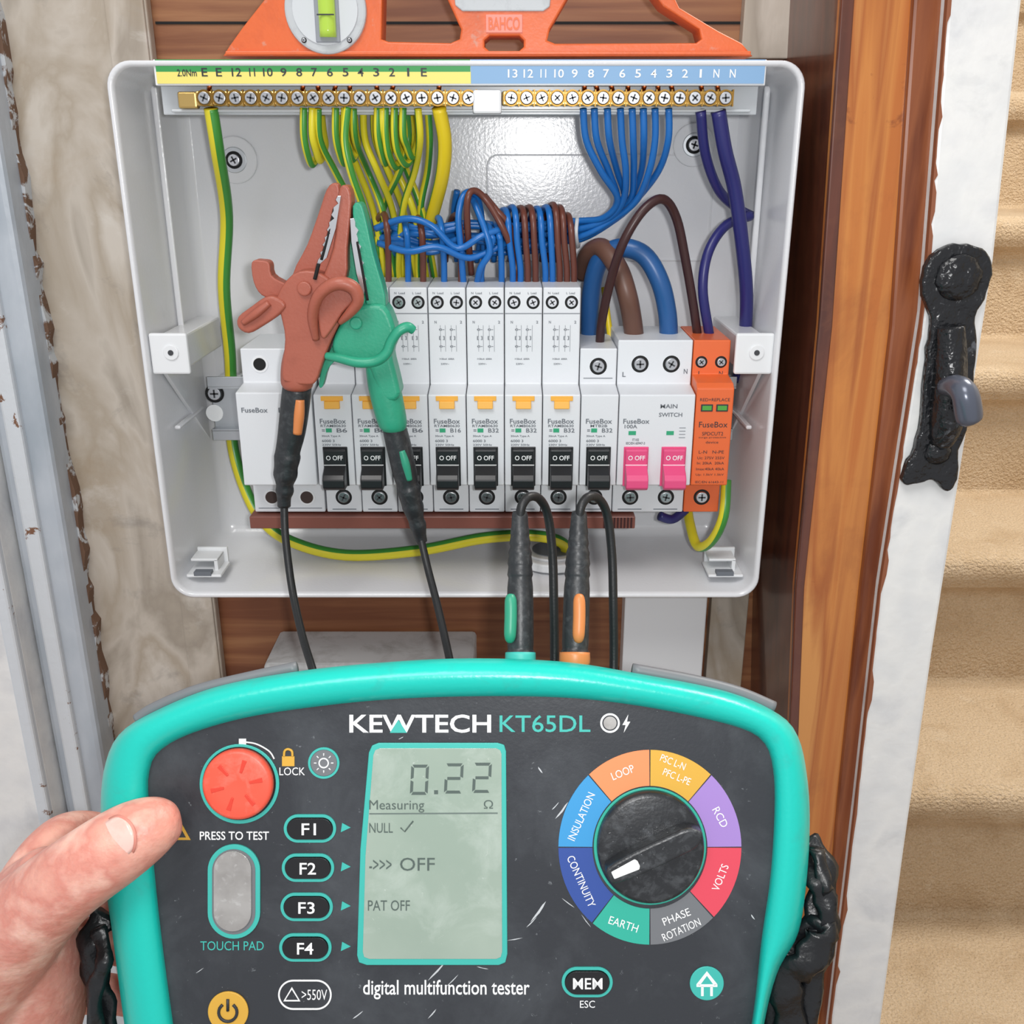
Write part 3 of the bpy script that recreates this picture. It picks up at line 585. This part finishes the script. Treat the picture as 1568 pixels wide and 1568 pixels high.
for i,(x,y) in enumerate(((475,1268),(472,1328),(470,1388),(468,1450))):
    ringm('key_ring',pill(x,y,80,43),pill(x,y,71,34),.5,M['tealp']); plate('key',pill(x,y,69,32),0,1.2,M['blk'],.4)
    tt('F%d'%(i+1),x-12,y-9,x+(10 if i==0 else 13),y+9,M['txw'],h=1.35,bold=.01); plate('key_arrow',[(524,y-8),(537,y-1),(522,y+6)],0,.2,M['tealp'])
# LCD
fr=[(580,1137),(762,1137),(772,1140),(775,1150),(777,1460),(774,1473),(764,1477),(562,1477),(550,1473),(547,1462),(552,1300),(565,1152),(570,1141)]
plate('lcd_frame',fr,0,.6,M['tealp'],.3)
plate('lcd_glass',[(582,1145),(760,1145),(766,1148),(768,1154),(769,1456),(767,1464),(760,1467),(566,1467),(558,1464),(556,1456),(560,1310),(572,1156),(575,1148)],0,.8,M['lcd'],.1)
LH=.95
def seg7(x,y,w,h,on):
    s=4.4
    A={'a':[(x+2,y),(x+w-2,y),(x+w-s,y+s),(x+s,y+s)],'d':[(x+s,y+h-s),(x+w-s,y+h-s),(x+w-2,y+h),(x+2,y+h)],'g':[(x+4,y+h/2-s/2),(x+w-4,y+h/2-s/2),(x+w-4,y+h/2+s/2),(x+4,y+h/2+s/2)],
       'f':[(x,y+2),(x+s,y+s+1),(x+s,y+h/2-3),(x,y+h/2-1)],'b':[(x+w-s,y+s+1),(x+w,y+2),(x+w,y+h/2-1),(x+w-s,y+h/2-3)],
       'e':[(x,y+h/2+1),(x+s,y+h/2+3),(x+s,y+h-s-1),(x,y+h-2)],'c':[(x+w-s,y+h/2+3),(x+w,y+h/2+1),(x+w,y+h-2),(x+w-s,y+h-s-1)]}
    for k in on: plate('segment',[(a+(y+h-b)*.05,b) for a,b in A[k]],LH-.15,LH-.05,M['lcdink'])
seg7(628,1170,27,46,'abcdef'); seg7(680,1168,28,46,'abged'); seg7(723,1167,28,46,'abged')
plate('decimal_point',[(665,1209),(671,1209),(671,1215),(665,1215)],LH-.15,LH-.05,M['lcdink'])
tt('Measuring',566,1224,650,1243,M['lcdink'],h=LH); tt('Ω',741,1224,755,1237,M['lcdink'],h=LH)
plate('lcd_line',[(566,1244),(762,1243),(762,1245),(566,1246)],LH-.15,LH-.05,M['lcdink2'])
tt('NULL',566,1259,602,1274,M['lcdink'],h=LH); tube('tick',[lp(614,1266)+(PH+LH,),lp(620,1272)+(PH+LH,),lp(633,1256)+(PH+LH,)],.25,M['lcdink'],t,n=5,sub=1)
tt('->>>',566,1315,600,1330,M['lcdink'],h=LH); tt('OFF',613,1312,666,1332,M['lcdink'],h=LH); tt('PAT OFF',564,1377,628,1393,M['lcdink'],h=LH)
tt('digital multifunction tester',556,1500,811,1530,M['txw'],bold=.01)
plate('power_ring',circ(350,1548,31,48),0,.8,M['segY'],.3); tube('power_arc',[lp(350+14*math.cos(a),1548-14*math.sin(a))+(PH+.9,) for a in [math.radians(125+29*i) for i in range(11)]],.55,M['ink'],t,n=8,sub=2); tube('power_bar',[lp(350,1528)+(PH+.9,),lp(350,1546)+(PH+.9,)],.55,M['ink'],t,n=8,sub=1)
ringm('volt_pill',pill(467,1523,82,46),pill(467,1523,77,41),.2,M['txw']); tt('>550V',462,1515,501,1531,M['txw']); ringm('volt_triangle',[(447,1511),(460,1533),(434,1533)],[(447,1515),(457,1531),(437,1531)],.2,M['txw'])
ringm('mem_ring',pill(899,1503,78,46),pill(899,1503,69,37),.5,M['tealp']); plate('mem_key',pill(899,1503,67,35),0,1.2,M['blk'],.4); tt('MEM',877,1495,922,1512,M['txw'],h=1.35,bold=.01); tt('ESC',888,1532,911,1543,M['txw'])
plate('home_ring',circ(1082,1505,26),0,.5,M['tealp'],.2)
plate('home_roof',[(1082,1486),(1098,1506),(1093,1508),(1082,1493),(1071,1508),(1066,1506)],0,.6,M['txw']); plate('home_bar',[(1066,1506),(1098,1506),(1098,1510),(1066,1510)],0,.6,M['txw'])
for q in (1073,1087): plate('home_leg',[(q,1509),(q+4,1509),(q+4,1524),(q,1524)],0,.6,M['txw'])
# dial
dc=(995,1297)
segs=[('segP',0,48),('segY',48,90),('segO',90,132),('segB',132,180),('segN',180,231),('segT',231,270),('segG',270,314),('segR',314,360)]
for m_,a0,a1 in segs:
    o_=[];i_=[]
    for k in range(13):
        a=math.radians(a0+.4+(a1-a0-.8)*k/12); o_.append((dc[0]+140*math.cos(a),dc[1]-149*math.sin(a))); i_.append((dc[0]+88*math.cos(a),dc[1]-94*math.sin(a)))
    plate('dial_segment',o_+i_[::-1],0,.25,M[m_])
for s,a,ww,hh,ro,rr in (('LOOP',111,36,12,22,116),('PSC L-N',74,40,11,-22,128),('PFC L-PE',68,44,11,-22,110),('RCD',22,32,12,-62,116),('VOLTS',-22,42,12,68,116),('PHASE',-68,44,12,22,108),('ROTATION',-68,62,12,24,128),('EARTH',250,46,12,-18,118),('CONTINUITY',205,84,12,-66,116),('INSULATION',157,78,12,66,114)):
    ar=math.radians(a); x=dc[0]+rr*math.cos(ar); y=dc[1]-rr*1.06*math.sin(ar)
    tt(s,x-ww/2,y-hh/2,x+ww/2,y+hh/2,M['txw'],rot=math.radians(ro),h=.4)
plate('dial_ring',circ(995,1295,86,64,90),0,.6,M['segT'],.2)
c=lp(995,1294)
km=mat('knob_black','26282B',.35,bump=.1,bs=1,wear=[('686C70',.2,.5,.75,.5),('B0B3B5',.8,.66,.72,.6)])
loft('dial_knob',[[(c[0]+r*math.cos(2*math.pi*i/72),c[1]+r*1.05*math.sin(2*math.pi*i/72),PH+h) for i in range(72)] for r,h in ((18.6,.2),(18.4,2.5),(17.8,3.6),(16.6,4),(3,4.1))],km,t)
a=math.radians(25); dx,dy=math.cos(a),math.sin(a)
def kb(u,v): return (c[0]+dx*u-dy*v,c[1]+dy*u+dx*v)
A=[kb(*p) for p in cat([(-17.2,0),(-16,-3),(-6,-4),(6,-4),(14,-3.6),(17.6,-1),(17.6,1),(14,3.6),(6,4),(-6,4),(-16,3)],3,True)]
prism('knob_grip',[(x,y,PH+11) for x,y in A],[(x,y,PH+3.5) for x,y in A],km,t,1.4,3)
A=[kb(*p) for p in [(-15.5,-1.3),(-6.5,-1.9),(-5.8,-1),(-5.8,1),(-6.5,1.9),(-15.5,1.3)]]
prism('knob_pointer',[(x,y,PH+11.4) for x,y in A],[(x,y,PH+10.5) for x,y in A],M['txw'],t,.3)
# scuffs on the worn panel
sm_=mat('scuff','BFC3C6',.6)
for x0,y0,x1,y1,wd in ((850,1254,870,1228,3.5),(812,1412,836,1380,3.5),(806,1420,822,1404,1.5),(655,1502,684,1470,3),(682,1512,702,1492,1.5),(845,1240,856,1228,2),(824,1174,831,1184,2.5),(776,1440,800,1436,1.2),(730,1480,748,1484,1.2),(1150,1400,1156,1408,2),(1120,1240,1124,1262,1),(300,1490,312,1482,1),(610,1132,618,1128,1),(540,1560,556,1548,2),(655,1560,668,1545,2.2),(860,1375,880,1390,1.4),(890,1400,905,1420,1.2)):
    L_=math.hypot(x1-x0,y1-y0); nx,ny=-(y1-y0)/L_*wd,(x1-x0)/L_*wd; pts=[]
    for q in (0,.25,.5,.75,1): pts.append((x0+(x1-x0)*q+nx*math.sin(q*3.14)*random.uniform(.4,1),y0+(y1-y0)*q+ny*math.sin(q*3.14)*random.uniform(.4,1)))
    for q in (.8,.5,.2): pts.append((x0+(x1-x0)*q-nx*.4*random.uniform(.2,1),y0+(y1-y0)*q-ny*.4*random.uniform(.2,1)))
    plate('scuff',pts,0,.08,sm_)
# straps
def strap(name,pts,wd,par):
    P=cat([L(*p) for p in pts],6); vs=[];n=8
    for i,p in enumerate(P):
        q=Vector(P[min(i+1,len(P)-1)])-Vector(P[max(i-1,0)]); q.normalize(); s=q.cross(Vector((0,0,1))).normalized()
        for j in range(n):
            aa=2*math.pi*j/n; w_=wd*(1+.15*math.sin(i*1.3)); v=Vector(p)+s*w_*math.cos(aa)+Vector((0,0,1))*2.0*math.sin(aa)*(1+.6*math.sin(i*.9+j)); vs.append(v)
    fs=[[i*n+j,i*n+(j+1)%n,(i+1)*n+(j+1)%n,(i+1)*n+j] for i in range(len(P)-1) for j in range(n)]+[list(range(n)),[(len(P)-1)*n+j for j in range(n)]]
    return mk(name,vs,fs,M['strap'],par,True)
M['strap']=mat('strap_black','16181B',.35,bump=.6,bs=.25)
strap('strap_loop',[(1230,1290,-22),(1258,1330,-16),(1254,1400,-12),(1225,1450,-14),(1200,1520,-16),(1180,1640,-22)],5.5,t)
strap('strap_tail',[(1240,1298,-20),(1250,1345,-10),(1266,1385,-8),(1266,1440,-10),(1245,1500,-14),(1235,1600,-20)],4.0,t)
strap('strap_fold',[(1215,1430,-18),(1258,1425,-8),(1240,1470,-6),(1205,1500,-10),(1210,1560,-14),(1215,1650,-20)],6.0,t)
strap('strap_buckle',[(1236,1300,-26),(1250,1300,-14),(1262,1350,-8),(1268,1372,-10)],2.6,t)
strap('strap_left',[(165,1400,-24),(140,1440,-18),(148,1500,-18),(160,1560,-18),(165,1650,-22)],5,t)
strap('strap_left_fold',[(150,1420,-14),(160,1470,-10),(145,1520,-10),(150,1600,-14)],3,t)
# ================================================================ HAND
h=root('hand',True)
bm=bmesh.new()
def blob(pts):
    P=cat(pts,8)
    for i,p in enumerate(P):
        if i and math.dist(p[:3],last)<p[3]*.16: continue
        last=p[:3]
        bmesh.ops.create_icosphere(bm,subdivisions=3,radius=p[3],matrix=Matrix.Translation(p[:3]))
def LL(px,py,hh,r): return L(px,py,hh)+(r,)
blob([LL(240,1258,9,8),LL(226,1268,10,10.4),LL(200,1283,11,12),LL(168,1304,12,12.8),LL(130,1330,12,13.2),LL(88,1362,9,14),LL(40,1408,2,16),LL(-15,1470,-10,20),LL(-60,1550,-22,24)])
blob([LL(251,1253,8,5.5),LL(247,1268,8,7)])
blob([LL(40,1420,-12,15),LL(50,1500,-24,19),LL(30,1580,-34,21),LL(-50,1660,-44,23),LL(-130,1760,-55,25),LL(-250,1920,-70,27)])
blob([LL(-30,1430,-20,16),LL(-20,1540,-34,20),LL(-60,1640,-48,22),LL(-170,1780,-60,24),LL(-290,1900,-72,25)])
blob([LL(70,1345,-4,11),LL(30,1390,-14,14),LL(0,1450,-22,16)])
blob([LL(20,1400,-26,12.5),LL(75,1310,-38,11),LL(120,1278,-58,9.6),LL(200,1290,-72,8.8),LL(280,1310,-77,8.3),LL(340,1322,-76,7)])
blob([LL(30,1440,-32,12.5),LL(75,1375,-52,10.8),LL(140,1360,-70,9.6),LL(230,1375,-78,8.9),LL(310,1390,-80,8.3),LL(370,1400,-78,7)])
blob([LL(40,1500,-38,12.5),LL(80,1450,-58,10.4),LL(150,1440,-74,9.3),LL(235,1455,-79,8.7),LL(305,1465,-80,8.0),LL(355,1470,-78,6.8)])
blob([LL(40,1570,-42,11.5),LL(85,1530,-62,9.4),LL(150,1520,-74,8.2),LL(215,1530,-78,7.6),LL(270,1538,-78,7.0),LL(305,1542,-77,6)])
me=bpy.data.meshes.new('hand_skin'); bm.to_mesh(me); bm.free(); me.materials.append(M['skin'])
o=bpy.data.objects.new('hand_skin',me); sc.collection.objects.link(o); o.parent=h
rm=o.modifiers.new('remesh','REMESH'); rm.mode='VOXEL'; rm.voxel_size=1.0; rm.use_smooth_shade=True
sm=o.modifiers.new('smooth','SMOOTH'); sm.factor=.6; sm.iterations=9
nc=Vector(L(194,1284,10.6)); ax=Vector((math.cos(math.radians(32)),math.sin(math.radians(32)),.02)).normalized(); nz=Vector((-.12,.22,1)); nz=(nz-ax*nz.dot(ax)).normalized(); sd=nz.cross(ax)
def nailgrid(name,L0,W0,off,mt):
    vs=[];fs=[];NU,NV=14,12
    for i in range(NU+1):
        u=-1+2*i/NU
        for j in range(NV+1):
            v=-1+2*j/NV
            wdt=W0*(1-.22*max(0,-u)**3-.35*max(0,u)**4); y=v*wdt*(1-.25*abs(u)**4)
            x=u*L0*(1-.10*v*v)
            z=math.sqrt(11.6**2-y*y)+off-.012*(x-1)**2
            vs.append(nc+ax*(x+1)+sd*y+nz*z)
    for i in range(NU):
        for j in range(NV): k=i*(NV+1)+j; fs.append([k,k+1,k+NV+2,k+NV+1])
    o=mk(name,vs,fs,mt,h,True); so=o.modifiers.new('s','SOLIDIFY'); so.thickness=.6
nailgrid('nail_fold',8.7,7.3,.25,mat('nail_fold_skin','CC8577',.5)); nailgrid('thumb_nail',8.0,6.6,.6,M['nail'])
# ================================================================ finalize texts & roots
bpy.context.view_layer.update()
for o,c,w_,hh,xz,rot in texts:
    bb=[Vector(v) for v in o.bound_box]; x0=min(v.x for v in bb);x1=max(v.x for v in bb);y0=min(v.y for v in bb);y1=max(v.y for v in bb)
    sx=w_/max(x1-x0,1e-4); sy=hh/max(y1-y0,1e-4)
    Rm=(Matrix.Rotation(math.pi/2,3,'X') if xz else Matrix.Identity(3))@Matrix.Rotation(rot,3,'Z')
    o.rotation_euler=Rm.to_euler(); o.scale=(sx,sy,1)
    o.location=Vector(c)-Rm@Vector(((x0+x1)/2*sx,(y0+y1)/2*sy,0))
bpy.context.view_layer.update()
for r in roots:
    pts=[]
    for ch in r.children:
        pts+=[ch.matrix_world@Vector(v) for v in ch.bound_box]
    if not pts: continue
    mn=Vector([min(p[i] for p in pts) for i in range(3)]); mx=Vector([max(p[i] for p in pts) for i in range(3)])
    c=(mn+mx)/2; dl_=r.matrix_world.inverted()@c
    for ch in r.children: ch.location=ch.location-dl_
    r.location=c
# ================================================================ camera & light
cam=bpy.data.cameras.new('camera'); co=bpy.data.objects.new('camera',cam); sc.collection.objects.link(co)
co.location=(0,0,H0); co.rotation_euler=(math.radians(70),0,0); cam.sensor_width=36; cam.lens=36*f/1568; cam.clip_start=.01
sc.camera=co
wd=bpy.data.worlds.new('world'); sc.world=wd; wd.use_nodes=True
wd.node_tree.nodes['Background'].inputs[0].default_value=(.97,.97,1,1); wd.node_tree.nodes['Background'].inputs[1].default_value=.6
def area(name,loc,tgt,size,pw,col=(1,1,1)):
    l=bpy.data.lights.new(name,'AREA'); l.size=size; l.energy=pw; l.color=col
    o=bpy.data.objects.new(name,l); sc.collection.objects.link(o); o.location=loc
    o.rotation_euler=(Vector(tgt)-Vector(loc)).to_track_quat('-Z','Y').to_euler()
area('phone_torch',(.022,-.02,H0+.01),(.0,.5,H0-.04),.014,.95)
area('ceiling_lamp',(-.25,-.35,H0+.9),(0,.5,H0-.15),.5,8,(1,.98,.95))
area('stair_fill',(.9,.9,H0+1.2),(.8,1.3,H0-.6),.5,27,(1,.96,.9))  # added fill light that brightens the stairs, not an actual fixture
sc.view_settings.view_transform='Standard'; sc.view_settings.exposure=0
